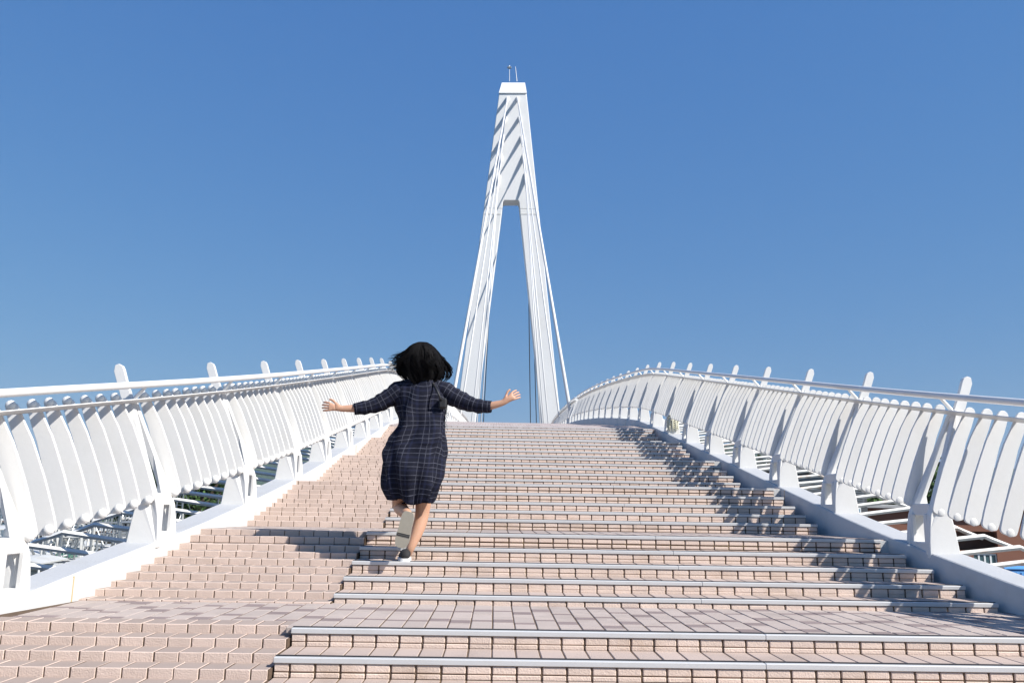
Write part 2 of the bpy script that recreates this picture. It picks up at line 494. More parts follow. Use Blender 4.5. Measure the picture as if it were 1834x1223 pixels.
# kerbs
for sd in (1, -1):
    mb = MB(); rings = []
    for Y in ys:
        x = KK(Y, sd); z = K(Y) + KOFF[sd]
        rings.append([(x + sd * u, Y, z + v) for u, v in ((0, -.5), (0, -.02), (.006, -.006), (.015, 0), (.235, 0), (.25, -.015), (.25, -.5))])
    mb.sweep(rings)
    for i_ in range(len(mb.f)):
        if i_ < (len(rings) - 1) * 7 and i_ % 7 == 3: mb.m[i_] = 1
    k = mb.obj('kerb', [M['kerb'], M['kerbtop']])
    tag(k, kind='structure')
    auto_smooth(k, 30)
# sealed joints across the kerbs
rustj = mat('ochre_joint_sealant', (.52, .40, .22), .8, var=.2)
for sd, Ys in ((-1, (5.36, 12.6)), (1, (9.0, 20))):
    for Y in Ys:
        x = KK(Y, sd); z = K(Y) + KOFF[sd]
        b = MB()
        b.box((min(x - sd * .002, x + sd * .01), Y - .006, z - .3), (max(x - sd * .002, x + sd * .01), Y + .006, z - .01))
        tag(b.obj('kerb_joint', rustj), kind='structure')

# ------------------------------------------------------------------ railings
def plate(poly, sd, y0, y1, yoff=lambda v: 0):
    mb = MB()
    mb.prism(poly, lambda p, t: (sd * p[0], t + (yoff(p[1]) if True else 0), p[1]), y0, y1)
    return mb
INN = [(-.002, -.07), (.004, .05), (.012, .14), (.026, .24), (.058, .33), (.112, .46), (.18, .62), (.24, .77), (.30, .92), (.345, 1.03)]
OUT = [(.405, 1.03), (.360, .92), (.296, .77), (.235, .62), (.176, .46), (.150, .38), (.160, .325), (.178, .28), (.205, .12), (.230, -.07)]
CL = [(.082, .315), (.100, .37), (.135, .47), (.178, .59), (.225, .71), (.272, .83), (.328, .94), (.370, 1.035)]
CW = [.058, .060, .060, .059, .056, .051, .045, .039]
def fin_poly():
    c = [Vector((a, 0, b)) for a, b in CL]
    L = []; Rr = []
    for i, p in enumerate(c):
        d = (c[min(i + 1, len(c) - 1)] - c[max(i - 1, 0)]).normalized(); nrm = Vector((d.z, 0, -d.x))
        L.append(p - nrm * CW[i]); Rr.append(p + nrm * CW[i])
    d1 = (c[-1] - c[-2]).normalized(); n1 = Vector((d1.z, 0, -d1.x))
    d0 = (c[0] - c[1]).normalized(); n0 = Vector((c[1] - c[0]).normalized()); n0 = Vector((n0.z, 0, -n0.x))
    top = [c[-1] + (-n1 * math.cos(t) + d1 * math.sin(t)) * CW[-1] for t in [math.pi * q / 6 for q in range(1, 6)]]
    bot = [c[0] + (n0 * math.copysign(abs(math.cos(t)) ** .7, math.cos(t)) + d0 * math.sin(t) ** .7 * .75) * CW[0] for t in [math.pi * q / 9 for q in range(1, 9)]]
    pts = L + top + Rr[::-1] + bot
    return [(p.x, p.z) for p in pts]

def bevel_mesh(me, w, seg=1, ang=50):
    bm = bmesh.new(); bm.from_mesh(me)
    es = [e for e in bm.edges if len(e.link_faces) == 2 and e.calc_face_angle(0) > math.radians(ang)]
    bmesh.ops.bevel(bm, geom=es, offset=w, segments=seg, affect='EDGES', profile=.6)
    bm.to_mesh(me); bm.free()

PARTS = {}
for sd in (1, -1):
    d = {}
    yo = lambda sgn: (lambda v: sgn * float(np.interp(v, [0, .32, .95, 1.1], [.148, .142, .040, .030])))
    for nm, sg in (('a', -1), ('b', 1)):
        f = yo(sg)
        mb = MB(); mb.prism(INN + OUT, lambda p, t: (sd * p[0], f(p[1]) + t, p[1]), -.030, .030)
        me = mb.mesh('side_plate', M['white']); bevel_mesh(me, .006, 1, 60); d['side_plate_' + nm] = me
    # pedestal front panel with window, cross piece
    mb = MB()
    fx = lambda u0, u1, y0, y1, v0, v1: mb.cbox((min(sd * u0, sd * u1), y0, v0), (max(sd * u0, sd * u1), y1, v1), .006)
    fx(.006, .10, -.12, .12, -.07, .045)
    fx(.040, .17, -.12, .12, .235, .325)
    fx(.012, .045, -.12, -.085, .04, .25)
    fx(.012, .045, .085, .12, .04, .25)
    d['pedestal_frame'] = mb.mesh('pedestal_frame', M['white'])
    mb = MB()
    mb.prism([(.318, .95), (.402, 1.155), (.438, 1.262), (.452, 1.288), (.480, 1.303), (.508, 1.292), (.513, 1.245), (.425, 1.0), (.40, .95)], lambda p, t: (sd * p[0], t, p[1]), -.019, .019)
    me = mb.mesh('finial', M['white']); bevel_mesh(me, .003, 1, 50); d['finial'] = me
    mb = MB()
    mb.tube([(sd * .365, 0, 1.0), (sd * .345, 0, 1.035), (sd * .270, 0, 1.125)], [.016, .016, .013], 6)
    mb.box((min(sd * .40, sd * .33), -.03, .985), (max(sd * .40, sd * .33), .03, 1.005))
    d['rail_bracket'] = mb.mesh('rail_bracket', M['white'])
    mb = MB(); mb.prism(fin_poly(), lambda p, t: (sd * p[0], t, p[1]), -.010, .010)
    me = mb.mesh('slat', M['white']); bevel_mesh(me, .003, 1, 60)
    def knob(u, v, r, ry, y0=-.008):
        k = MB(); rg = []
        for a_ in range(0, 6):
            th = math.pi * .5 * a_ / 5
            rg.append([(sd * u + r * math.cos(th) * math.cos(q_), y0 - ry * math.sin(th), v + r * math.cos(th) * math.sin(q_)) for q_ in [2 * math.pi * z_ / 12 for z_ in range(12)]])
        rg[-1] = [(sd * u + .001 * math.cos(q_), y0 - ry, v + .001 * math.sin(q_)) for q_ in [2 * math.pi * z_ / 12 for z_ in range(12)]]
        k.sweep(rg); return k
    bm_ = bmesh.new(); bm_.from_mesh(me)
    for kk_ in ((knob(.064, .300, .034, .030), knob(.380, 1.056, .033, .022)) if sd < 0 else (knob(.085, .292, .028, .008),)):
        tm = kk_.mesh('tmp', fix=True); bm_.from_mesh(tm); bpy.data.meshes.remove(tm)
    bm_.to_mesh(me); bm_.free()
    me.polygons.foreach_set('use_smooth', [len(p_.vertices) == 4 and p_.index > 200 for p_ in me.polygons]); d['slat'] = me
    # outrigger
    mb = MB()
    mb.tube([(sd * .25, 0, -.06), (sd * .80, 0, .005), (sd * .86, 0, -.02), (sd * 1.02, 0, -.075)], [.019, .019, .019, .014], 4)
    d['outrigger'] = mb.mesh('outrigger', M['rusty'] if sd > 0 else M['white'])
    PARTS[sd] = d

def rail_at(Y, sd, u, v):
    return (KK(Y, sd) + sd * (u + .02), Y, K(Y) + KOFF[sd] + v)

PY0 = 6.45 - 1.47 * 5
def PI(i): return PY0 + 1.47 * i + float(np.interp(i, [0, 4, 5, 6, 7, 8], [-.11, -.11, -.06, -.02, 0, 0]))
def railing(sd, i0, i1, label, own_slats=True):
    root = empty('bridge_railing', (KK(PY0 + 1.47 * i0, sd), PY0 + 1.47 * i0, K(PY0 + 1.47 * i0)))
    tag(root, label, 'railing')
    off = Vector(root.location)
    d = PARTS[sd]
    sb = MB()
    hv = 1.0 if sd > 0 else .985
    for i in range(i0, i1 + 1):
        Y = PI(i)
        p = Vector(rail_at(Y, sd, 0, 0)) - off
        post = empty('post', p, parent=root)
        post.scale = (1, 1, hv)
        post.rotation_euler = (0, 0, random.uniform(-.006, .006))
        for nm, key in (('side_plate', 'side_plate_a'), ('side_plate', 'side_plate_b'), ('pedestal_frame', 'pedestal_frame'), ('finial', 'finial'), ('rail_bracket', 'rail_bracket')):
            link(nm, d[key], None, post)
        if i < i1:
            for q in range(1, 9):
                y = Y + (PI(i + 1) - Y) * q / 9
                p = Vector(rail_at(y, sd, 0, 0)) - off
                if own_slats:
                    o = link('slat', d['slat'], None, root, p)
                    o.scale = (1, 1, hv)
                    o.rotation_euler = (random.uniform(-.004, .004), random.uniform(-.003, .003), random.uniform(-.03, .03))
                else:
                    me = d['slat']
                    sb.add([(v.co.x + p.x, v.co.y + p.y, v.co.z + p.z) for v in me.vertices], [tuple(f.vertices) for f in me.polygons])
    if not own_slats:
        o = sb.obj('slat', M['white'], root); o['kind'] = 'stuff'
    Ys = [PY0 + 1.47 * (i0 + (i1 - i0) * t / ((i1 - i0) * 3)) for t in range((i1 - i0) * 3 + 1)]
    mb = MB(); ends = [PY0 + 1.47 * i0 - .10] + Ys[1:-1] + [PY0 + 1.47 * i1 + .1]
    mb.tube([Vector(rail_at(Y, sd, .262, 1.148 * hv)) - off for Y in ends], .027, 10)
    mb.obj('handrail', M['white'], root, smooth=True)
    mb = MB()
    rg = []
    for Y in ends:
        rg.append([Vector(rail_at(Y, sd, u, v * hv)) - off for u, v in ((.225, 1.040), (.324, 1.003), (.326, 1.009), (.227, 1.046))])
    mb.sweep(rg)
    mb.obj('slat_bar', M['white'], root)
    return root
railing(1, 0, 25, 'white steel railing with slanting slats along the right side of the stairway, in shade')
railing(-1, 0, 25, 'white steel railing with slanting slats along the left side of the stairway, sunlit')
railing(1, 26, 44, 'distant white railing beyond the gap on the right, curving down towards the pylon', False)
railing(-1, 26, 44, 'distant white railing beyond the crest behind the runner, left of the pylon', False)
# outriggers on both flanks of the girder
for sd in (1, -1):
    root = empty('girder_outriggers', (KK(6, sd), 6, K(6)))
    tag(root, ('rust-stained white outrigger bars fanning out below the right railing' if sd > 0 else 'clean white outrigger bars fanning out below the left railing'), 'brackets')
    off = Vector(root.location); sb = MB(); me = PARTS[sd]['outrigger']
    for i in range(0, 150):
        Y = 3.5 + .3675 * i
        p = Vector(rail_at(Y, sd, 0, 0)) - off
        if i < 80:
            o = link('outrigger', me, None, root, p)
            o.rotation_euler = (0, random.uniform(-.02, .02), random.uniform(-.02, .02))
        else:
            sb.add([(v.co.x + p.x, v.co.y + p.y, v.co.z + p.z) for v in me.vertices], [tuple(f.vertices) for f in me.polygons])
    o = sb.obj('outrigger', M['white'], root); o['kind'] = 'stuff'

# ------------------------------------------------------------------ pylon
YP = 85.0
P2 = lambda x, y: (at(x, y, YP).x, at(x, y, YP).z)
def lerp_leg(a, b, z):  # extend a line of the photograph to height z
    t = (z - a[1]) / (b[1] - a[1]); return (a[0] + (b[0] - a[0]) * t, z)
pyl = empty('pylon', (at(917, 700, YP).x, YP, WATER))
tag(pyl, 'tall white A-shaped bridge pylon with cables and striped shadows', 'pylon')
po = Vector(pyl.location)
DEP = 1.7
def slab(name, poly, y0, y1, m=None, bev=.05):
    mb = MB(); mb.prism(poly, lambda p, t: (p[0] - po.x, t - po.y, p[1] - po.z), y0, y1)
    me = mb.mesh(name, m or M['pyl']); 
    if bev: bevel_mesh(me, bev, 1, 30)
    return link(name, me, None, pyl)
M['pyl'] = mat('pylon_paint', (.73, .73, .715), .55, var=.05, scale=.25, bump=.05, dirt=(.55, .50, .40), dirt_amt=.25, dirt_scale=.35)
oL0, oL1 = P2(894, 167), P2(824, 694); oR0, oR1 = P2(943, 167), P2(1001, 723.5)
iL0, iL1 = P2(899.5, 374), P2(851.3, 754); iR0, iR1 = P2(931, 374), P2(970.3, 754)
zb = WATER - .5
zc = iL0[1]
slab('leg', [lerp_leg(oL0, oL1, zc), iL0, lerp_leg(iL0, iL1, zb), lerp_leg(oL0, oL1, zb)], YP, YP + DEP)
slab('leg', [iR0, lerp_leg(oR0, oR1, zc), lerp_leg(oR0, oR1, zb), lerp_leg(iR0, iR1, zb)], YP, YP + DEP)
slab('head_panel', [oL0, oR0, lerp_leg(oR0, oR1, zc), iR0, P2(929.8, 362), P2(928, 359), P2(903, 359), P2(900.6, 362), iL0, lerp_leg(oL0, oL1, zc)], YP, YP + DEP)
# cap leaning back a little
a, b_, c_, d_ = P2(893.5, 167.5), P2(943.5, 167.5), P2(940.6, 144), P2(898.9, 144)
mb = MB()
vs = [(a[0], YP - .12, a[1]), (b_[0], YP - .12, b_[1]), (c_[0], YP + .55, c_[1]), (d_[0], YP + .55, d_[1]),
      (a[0], YP + DEP + .1, a[1]), (b_[0], YP + DEP + .1, b_[1]), (c_[0], YP + DEP, c_[1]), (d_[0], YP + DEP, d_[1])]
mb.add([(x - po.x, y - po.y, z - po.z) for x, y, z in vs], [(0, 1, 2, 3), (5, 4, 7, 6), (0, 3, 7, 4), (1, 5, 6, 2), (3, 2, 6, 7), (0, 4, 5, 1)])
mb.obj('cap', M['pyl'], pyl)
mb = MB()
q = lambda x, y, yy=YP + .9: at(x, y, yy) - po
mb.tube([q(912.5, 146), q(912.3, 124)], .035, 6)
o = mb.obj('mast', M['cable'], pyl)
mb2 = MB(); c0 = q(912.3, 121.5)
mb2.cbox(c0 - Vector((.22, .12, .10)), c0 + Vector((.22, .12, .10)), .03); mb2.tube([c0 + Vector((0, 0, .1)), c0 + Vector((0, 0, .25))], .06, 6)
mb2.obj('beacon_lamp', M['steel'], o, loc=(0, 0, 0))
mb = MB(); mb.tube([q(925.8, 146), q(923, 120)], [.05, .03], 6); mb.obj('lightning_rod', M['cable'], pyl)
# thin ledge lines
for yy, x0, x1 in ((383, 866, 897), (383, 932, 966), (271, 880, 886)):
    A_, B_ = at(x0, yy, YP), at(x1, yy, YP)
    mb = MB(); mb.box((A_.x - po.x, -.03, A_.z - .05 - po.z), (B_.x - po.x, -.0, A_.z + .05 - po.z)); mb.obj('seam_strip', M['rusty'], pyl)
# cables: two close strands each, with a cone socket at the pylon
fr = [(177, 38.0), (212, 46.0), (247, 59.0), (281.5, 67.0), (316, 75.0)]
def line_x(a, b, y): return a[0] + (b[0] - a[0]) * (y - a[1]) / (b[1] - a[1])
for sd in (1, -1):
    for ci, (py, yb) in enumerate(fr):
        px = line_x((927, 177), (941, 316), py) if sd > 0 else line_x((909, 177), (893, 316), py)
        T = at(px, py, YP) - Vector((0, .0, 0)) - po
        B = Vector((KK(yb, sd) + sd * .25, yb, K(yb) - .1)) - po
        dv = (B - T).normalized()
        mb = MB()
        mb.tube([T - dv * .3, T + dv * 1.9, T + dv * 2.1], [.22, .08, .07], 10)
        mb.tube([T + dv * 1.7, B], .052 if ci else .09, 8)
        mb.obj('stay_cable', M['cable'], pyl, smooth=True)
for (tx, ty, bx, by) in ((888, 316, 866, 753), (944, 300, 950, 753), (949, 330, 960.6, 753)):
    T = at(tx, ty, YP + DEP) - po; Bp = at(bx, by, 118) - po
    B = T + (Bp - T) * 1.12
    mb = MB(); mb.tube([T, B], .06, 6); mb.obj('back_stay_cable', M['shadecable'], pyl, smooth=True)

HAZE = 0.00009
# ------------------------------------------------------------------ running woman
def skin_body(name, pts, edges, root_i, m, sub=2):
    me = bpy.data.meshes.new(name)
    me.from_pydata([p[0] for p in pts], edges, [])
    o = bpy.data.objects.new(name, me); COL.objects.link(o)
    md = o.modifiers.new('skin', 'SKIN'); md.use_smooth_shade = True; md.branch_smoothing = .3
    for i, p in enumerate(pts):
        r = p[1]; rr = r if isinstance(r, tuple) else (r, r)
        me.skin_vertices[0].data[i].radius = rr
        me.skin_vertices[0].data[i].use_root = (i == root_i)
    sb = o.modifiers.new('sub', 'SUBSURF'); sb.levels = sub; sb.render_levels = sub
    me.materials.append(m)
    return o

skinm = mat('tan_skin', (.50, .285, .185), .55, var=.05, scale=8)
skinm.node_tree.nodes['Principled BSDF'].inputs['Subsurface Weight'].default_value = .08
base = at(727, 1003, 6.2); base.z = ROWZ[1, 3]
person = empty('person', base)
tag(person, 'woman in a navy plaid dress running up the steps with both arms spread', 'person')
bp = Vector(base)
A = lambda x, y, Y: at(x, y, Y) - bp
pts = []; edges = []
def J(p, r, parent=None):
    pts.append((p, r)); i = len(pts) - 1
    if parent is not None: edges.append((parent, i))
    return i
pel = J(A(743, 842, 6.23), (.115, .095))
sp = J(A(747, 795, 6.25), (.10, .08), pel)
ch = J(A(752, 735, 6.28), (.125, .09), sp)
nb = J(A(755, 700, 6.30), .075, ch)
nk = J(A(756, 684, 6.315), .046, nb)
jw = J(A(757, 671, 6.345), (.058, .062), nk)
hd = J(A(757, 652, 6.345), (.076, .088), jw)
tp = J(A(757, 636, 6.34), (.06, .07), hd)
ns = J(A(757, 660, 6.445), .010, hd)
def hand(wr, d, side, flex):
    """wr wrist index; d direction of the hand; side: direction of the thumb"""
    w = pts[wr][0]; d = d.normalized(); side = (side - d * side.dot(d)).normalized(); nrm = d.cross(side)
    pm = J(w + d * .035, (.022, .028), wr)
    pk = J(w + d * .072, (.018, .030), pm)
    for q, ln in enumerate((.068, .076, .070, .055)):
        s0 = (1.5 - q) * .0185
        b0 = J(w + d * .088 + side * s0, .0088, pk)
        sd_ = (d + side * (1.5 - q) * .07).normalized()
        b1 = J(pts[b0][0] + sd_ * ln * .46 + nrm * flex * ln * .30, .0082, b0)
        b2 = J(pts[b1][0] + sd_ * ln * .28 + nrm * flex * ln * .42, .0068, b1)
    t0 = J(w + d * .045 + side * .034, .0105, pm)
    t1 = J(pts[t0][0] + (d * .9 + side * .6).normalized() * .034, .0092, t0)
    J(pts[t1][0] + (d * 1.0 + side * .15).normalized() * .028 + nrm * flex * .006, .0078, t1)
sL = J(A(722, 702, 6.29), .052, nb)
eL = J(A(676, 724, 6.27), .038, sL)
fL = J(A(640, 731, 6.24), .034, eL)
wL = J(A(611, 732, 6.22), (.021, .025), fL)
hand(wL, A(583, 727, 6.20) - A(611, 732, 6.22), Vector((.1, .1, 1)), .8)
sR = J(A(788, 702, 6.29), .052, nb)
eR = J(A(836, 722, 6.27), .038, sR)
fR = J(A(874, 728, 6.24), .034, eR)
wR = J(A(902, 721, 6.22), (.021, .025), fR)
hand(wR, A(928, 703, 6.22) - A(902, 721, 6.22), Vector((-.5, .2, 1)), -.8)
hL = J(A(724, 858, 6.24), .082, pel)
tL = J(A(716, 885, 6.31), .072, hL)
kL = J(A(716, 910, 6.36), .056, tL)
cL = J(A(723, 915, 6.20), .050, kL)
aL = J(A(731, 921, 6.05), .034, cL)
J(A(729, 934, 6.02), .036, aL)
hR = J(A(758, 858, 6.24), .084, pel)
tR = J(A(759, 888, 6.28), .070, hR)
kR = J(A(757, 918, 6.30), .054, tR)
cR = J(A(751, 943, 6.27), .055, kR)
aR = J(A(735, 982, 6.215), .031, cR)
J(A(728, 994, 6.25), .034, aR)
body = skin_body('body', pts, edges, pel, skinm)
body.parent = person
# face
eye = mat('dark_eye', (.02, .015, .012), .2); lip = mat('lips', (.35, .10, .09), .5)
hc = A(757, 652, 6.345)
for s_ in (-1, 1):
    mb = MB(); c0 = hc + Vector((s_ * .031, .088, .0))
    mb.tube([c0 + Vector((-.014, .0, 0)), c0 + Vector((0, .004, 0)), c0 + Vector((.014, .0, 0))], [.003, .008, .003], 8)
    mb.obj('eye', eye, person, smooth=True)
    mb = MB(); c0 = A(757, 655, 6.34) + Vector((s_ * .083, 0, -.01))
    mb.tube([c0 + Vector((0, 0, -.028)), c0 + Vector((s_ * .008, -.004, 0)), c0 + Vector((s_ * .006, -.004, .026))], [.006, .012, .010], 8)
    mb.obj('ear', skinm, person, smooth=True)
mb = MB(); c0 = A(757, 671, 6.42)
mb.tube([c0 + Vector((-.022, -.006, 0)), c0, c0 + Vector((.022, -.006, 0))], [.002, .006, .002], 8); mb.obj('mouth', lip, person, smooth=True)

# plaid cloth
pm = bpy.data.materials.new('navy_plaid_cloth'); pm.use_nodes = True
n = pm.node_tree.nodes; l = pm.node_tree.links; pb = n['Principled BSDF']
pb.inputs['Roughness'].default_value = .85; pb.inputs['Specular IOR Level'].default_value = .2
tc = n.new('ShaderNodeTexCoord'); sx = n.new('ShaderNodeSeparateXYZ'); l.new(tc.outputs['UV'], sx.inputs[0])
def M2(op, a, b=None, c=None):
    k = n.new('ShaderNodeMath'); k.operation = op
    for i_, v in enumerate((a, b, c)):
        if v is None: continue
        if hasattr(v, 'is_output'): l.new(v, k.inputs[i_])
        else: k.inputs[i_].default_value = v
    return k.outputs[0]
def stripes(src, period, offs, wd):
    fr_ = M2('FRACT', M2('DIVIDE', src, period)); tot = None
    for o_ in offs:
        d_ = M2('ABSOLUTE', M2('SUBTRACT', fr_, o_)); s_ = M2('LESS_THAN', d_, wd / period / 2)
        tot = s_ if tot is None else M2('MAXIMUM', tot, s_)
    return tot
vv = stripes(sx.outputs['Y'], .104, (.2, .53), .0042)
uu = stripes(sx.outputs['X'], .098, (.2, .50), .0036)
u2 = stripes(sx.outputs['X'], .098, (.75,), .012)
v2 = stripes(sx.outputs['Y'], .104, (.82,), .014)
tot = M2('MAXIMUM', M2('MULTIPLY', vv, .9), M2('MULTIPLY', uu, .6))
mx1 = n.new('ShaderNodeMix'); mx1.data_type = 'RGBA'
mx1.inputs['A'].default_value = (.006, .007, .016, 1); mx1.inputs['B'].default_value = (.014, .017, .040, 1)
l.new(M2('MULTIPLY', M2('ADD', u2, v2), .5), mx1.inputs['Factor'])
mx2 = n.new('ShaderNodeMix'); mx2.data_type = 'RGBA'
l.new(mx1.outputs['Result'], mx2.inputs['A']); mx2.inputs['B'].default_value = (.10, .105, .135, 1)
nz = n.new('ShaderNodeTexNoise'); nz.inputs['Scale'].default_value = 30
l.new(tc.outputs['Object'], nz.inputs['Vector'])
l.new(M2('MULTIPLY', tot, M2('MULTIPLY', nz.outputs['Fac'], 1.35)), mx2.inputs['Factor'])
l.new(mx2.outputs['Result'], pb.inputs['Base Color'])
wv = n.new('ShaderNodeTexNoise'); wv.inputs['Scale'].default_value = 500
bpn = n.new('ShaderNodeBump'); bpn.inputs['Strength'].default_value = .25; bpn.inputs['Distance'].default_value = .002
l.new(tc.outputs['Object'], wv.inputs['Vector']); l.new(wv.outputs['Fac'], bpn.inputs['Height']); l.new(bpn.outputs[0], pb.inputs['Normal'])

def uvgrid(name, rings, us, vs, m, parent, thick=.004):
    """rings[i][k] closed round; us[k] (n+1), vs[i][k]"""
    me = bpy.data.meshes.new(name); N = len(rings[0]); R_ = len(rings)
    me.from_pydata([tuple(p) for r in rings for p in r], [], [(i * N + k, i * N + (k + 1) % N, (i + 1) * N + (k + 1) % N, (i + 1) * N + k) for i in range(R_ - 1) for k in range(N)])
    uv = me.uv_layers.new(name='UVMap').data
    q = 0
    for i in range(R_ - 1):
        for k in range(N):
            for (a, b) in ((i, k), (i, k + 1), (i + 1, k + 1), (i + 1, k)):
                uv[q].uv = (us[a][b], vs[a][b % N]); q += 1
    me.polygons.foreach_set('use_smooth', [True] * len(me.polygons))
    me.materials.append(m)
    o = link(name, me, None, parent)
    bm = bmesh.new(); bm.from_mesh(me); bmesh.ops.recalc_face_normals(bm, faces=bm.faces); bm.to_mesh(me); bm.free()
    sm = o.modifiers.new('thickness', 'SOLIDIFY'); sm.thickness = thick; sm.offset = -1
    return o
cont = [(679, 738, 775, .075, 6.31), (683, 729, 783, .085, 6.305), (689, 717, 792, .10, 6.30), (697, 708, 800, .115, 6.295), (708, 706, 803, .125, 6.29), (720, 707, 801, .128, 6.285), (735, 709, 799, .13, 6.28),
        (751, 713, 797, .13, 6.27), (765, 711, 797, .132, 6.26), (785, 698, 799, .145, 6.25), (810, 689, 798, .16, 6.24), (833, 685, 797, .172, 6.23), (855, 687, 792, .172, 6.225),
        (874, 692, 786, .16, 6.22), (888, 698, 779, .145, 6.22), (897, 703, 774, .13, 6.22)]
cy_ = [c[0] for c in cont]
N = 72; rings = []; us = []; vs = []
RN = 90
for i in range(RN):
    y = 679 + (897 - 679) * i / (RN - 1)
    Lx, Rx, dp, Yc = [float(np.interp(y, cy_, [c[q] for c in cont])) for q in (1, 2, 3, 4)]
    pL, pR = A(Lx, y, Yc), A(Rx, y, Yc)
    cx = (pL + pR) / 2; hw = (pR - pL).length / 2
    t = (y - 679) / 218
    ring = []; uu_ = []; vv_ = []
    wf = max(0, (t - .38) / .62)
    for k in range(N + 1):
        a = 2 * math.pi * k / N
        ca, sa = math.cos(a), math.sin(a)
        e = .86
        x = hw * math.copysign(abs(ca) ** e, ca); yy = dp * math.copysign(abs(sa) ** e, sa)
        nz_ = noise.noise(Vector((ca * 2.2, sa * 2.2, y * .018 + 5))) * .020 + noise.noise(Vector((ca * 5, sa * 5, y * .03))) * .013
        fold = wf ** 1.3 * (.014 * math.sin(9 * a + 2.2 * math.sin(t * 5)) + .008 * math.sin(17 * a + 1 + 3 * t))
        dg = .016 * math.sin((ca * 5 + y * .055)) * (1 if t < .55 else .3) * max(0, -sa)
        rr = 1 + (nz_ + fold + dg) / max(hw, dp) * 1.6
        zz = 0
        if t > .9: zz = (t - .9) * 10 * (.018 * math.sin(2 * a + .8) + .010 * math.sin(5 * a))
        ring.append(Vector((cx.x + x * rr, cx.y + yy * rr, cx.z + zz)))
        uu_.append(k / N * 1.02 + .02 * t); vv_.append(-cx.z * 1.02 + .03 * noise.noise(Vector((ca * 1.5, sa * 1.5, t * 3))))
    rings.append(ring[:N]); us.append(uu_); vs.append(vv_)
# tuck under at the hem
last = rings[-1]; cc = sum(last, Vector()) / N
for q_, (f_, dz_) in enumerate(((.97, -.006), (.90, .004), (.80, .03))):
    rings.append([cc + (p - cc) * f_ + Vector((0, 0, dz_)) for p in last]); us.append(us[-1]); vs.append([v_ + .01 for v_ in vs[-1]])
dress = uvgrid('dress', rings, us, vs, pm, person)
def sleeve(P, rad, u0):
    P = [Vector(p) for p in P]
    # resample
    L = [0]
    for a, b in zip(P[:-1], P[1:]): L.append(L[-1] + (b - a).length)
    rg = []; us = []; vs = []
    nn_ = 26; up0 = Vector((0, 0, 1))
    for i in range(nn_):
        s_ = L[-1] * i / (nn_ - 1)
        p = Vector([float(np.interp(s_, L, [q[c] for q in P])) for c in range(3)])
        s2 = min(s_ + .02, L[-1]); s1 = max(s_ - .02, 0)
        d = (Vector([float(np.interp(s2, L, [q[c] for q in P])) for c in range(3)]) - Vector([float(np.interp(s1, L, [q[c] for q in P])) for c in range(3)])).normalized()
        u = d.cross(up0).normalized(); w = u.cross(d)
        r = float(np.interp(s_, L, rad))
        ring = []
        for k in range(24):
            a = 2 * math.pi * k / 24
            r2 = r * (1 + .10 * noise.noise(Vector((math.cos(a) * 1.3, math.sin(a) * 1.3, s_ * 22 + u0))) + .05 * math.sin(s_ * 95 + 2 * a) * (1 if .25 < i / nn_ < .85 else 0))
            ring.append(p + (u * math.cos(a) + w * math.sin(a)) * r2)
        rg.append(ring); us.append([k / 24 * .30 for k in range(25)]); vs.append([s_ + u0] * 24)
    end = rg[-1]; c_ = sum(end, Vector()) / 24
    rg.append([c_ + (p - c_) * .86 for p in end]); us.append(us[-1]); vs.append(vs[-1])
    return uvgrid('sleeve', rg, us, vs, pm, person, .003)
sleeve([A(735, 694, 6.295), A(715, 701, 6.29), A(700, 711, 6.285), A(676, 724, 6.27), A(655, 730, 6.25), A(634, 732.5, 6.235)], [.066, .080, .073, .060, .051, .043], 0)
sleeve([A(776, 694, 6.295), A(796, 702, 6.29), A(812, 711, 6.285), A(838, 722, 6.27), A(858, 727.5, 6.25), A(880, 728.5, 6.235)], [.066, .080, .073, .060, .052, .044], .02)

# shoes
shb = mat('black_canvas', (.014, .014, .016), .8); shs = mat('beige_rubber_sole', (.34, .31, .25), .8, var=.1, scale=40); shw = mat('white_rubber_sole', (.75, .74, .72), .6)
def shoe(parent_loc, M_, solem, stripes_=False):
    mb = MB(); rg = []
    for t, w, h0, h1 in ((0, .020, .015, .05), (.02, .034, .012, .075), (.06, .040, .012, .085), (.10, .040, .012, .075), (.15, .045, .012, .06), (.19, .046, .012, .048), (.225, .036, .014, .035), (.24, .018, .016, .026)):
        ring = []
        for k in range(12):
            a = 2 * math.pi * k / 12
            z_ = (h0 + h1) / 2 + math.sin(a) * (h1 - h0) / 2; ring.append((math.cos(a) * w, t, z_))
        rg.append(ring)
    mb.sweep(rg)
    o = mb.obj('shoe', shb, person, parent_loc, smooth=True)
    mb = MB(); rg = []
    for t, w in ((-.004, .024), (.006, .036), (.03, .044), (.07, .045), (.11, .045), (.16, .050), (.20, .050), (.235, .040), (.248, .024)):
        rg.append([(-w, t, 0), (-w * .98, t, .020), (w * .98, t, .020), (w, t, 0)])
    mb.sweep(rg)
    so_ = mb.obj('sole', solem, o); auto_smooth(so_, 60)
    if stripes_:
        mb = MB()
        for t in (.150, .163): mb.box((-.046, t, -.0025), (.046, t + .006, .003))
        mb.obj('sole_stripe', shb, o)
    o.matrix_local = M_
    return o
# standing foot, toe uphill
m4 = Matrix.Rotation(math.radians(8), 4, 'Z'); m4.translation = Vector((A(726, 1000, 6.135).x, 6.135 - bp.y, .002))
shoe((0, 0, 0), m4, shw)
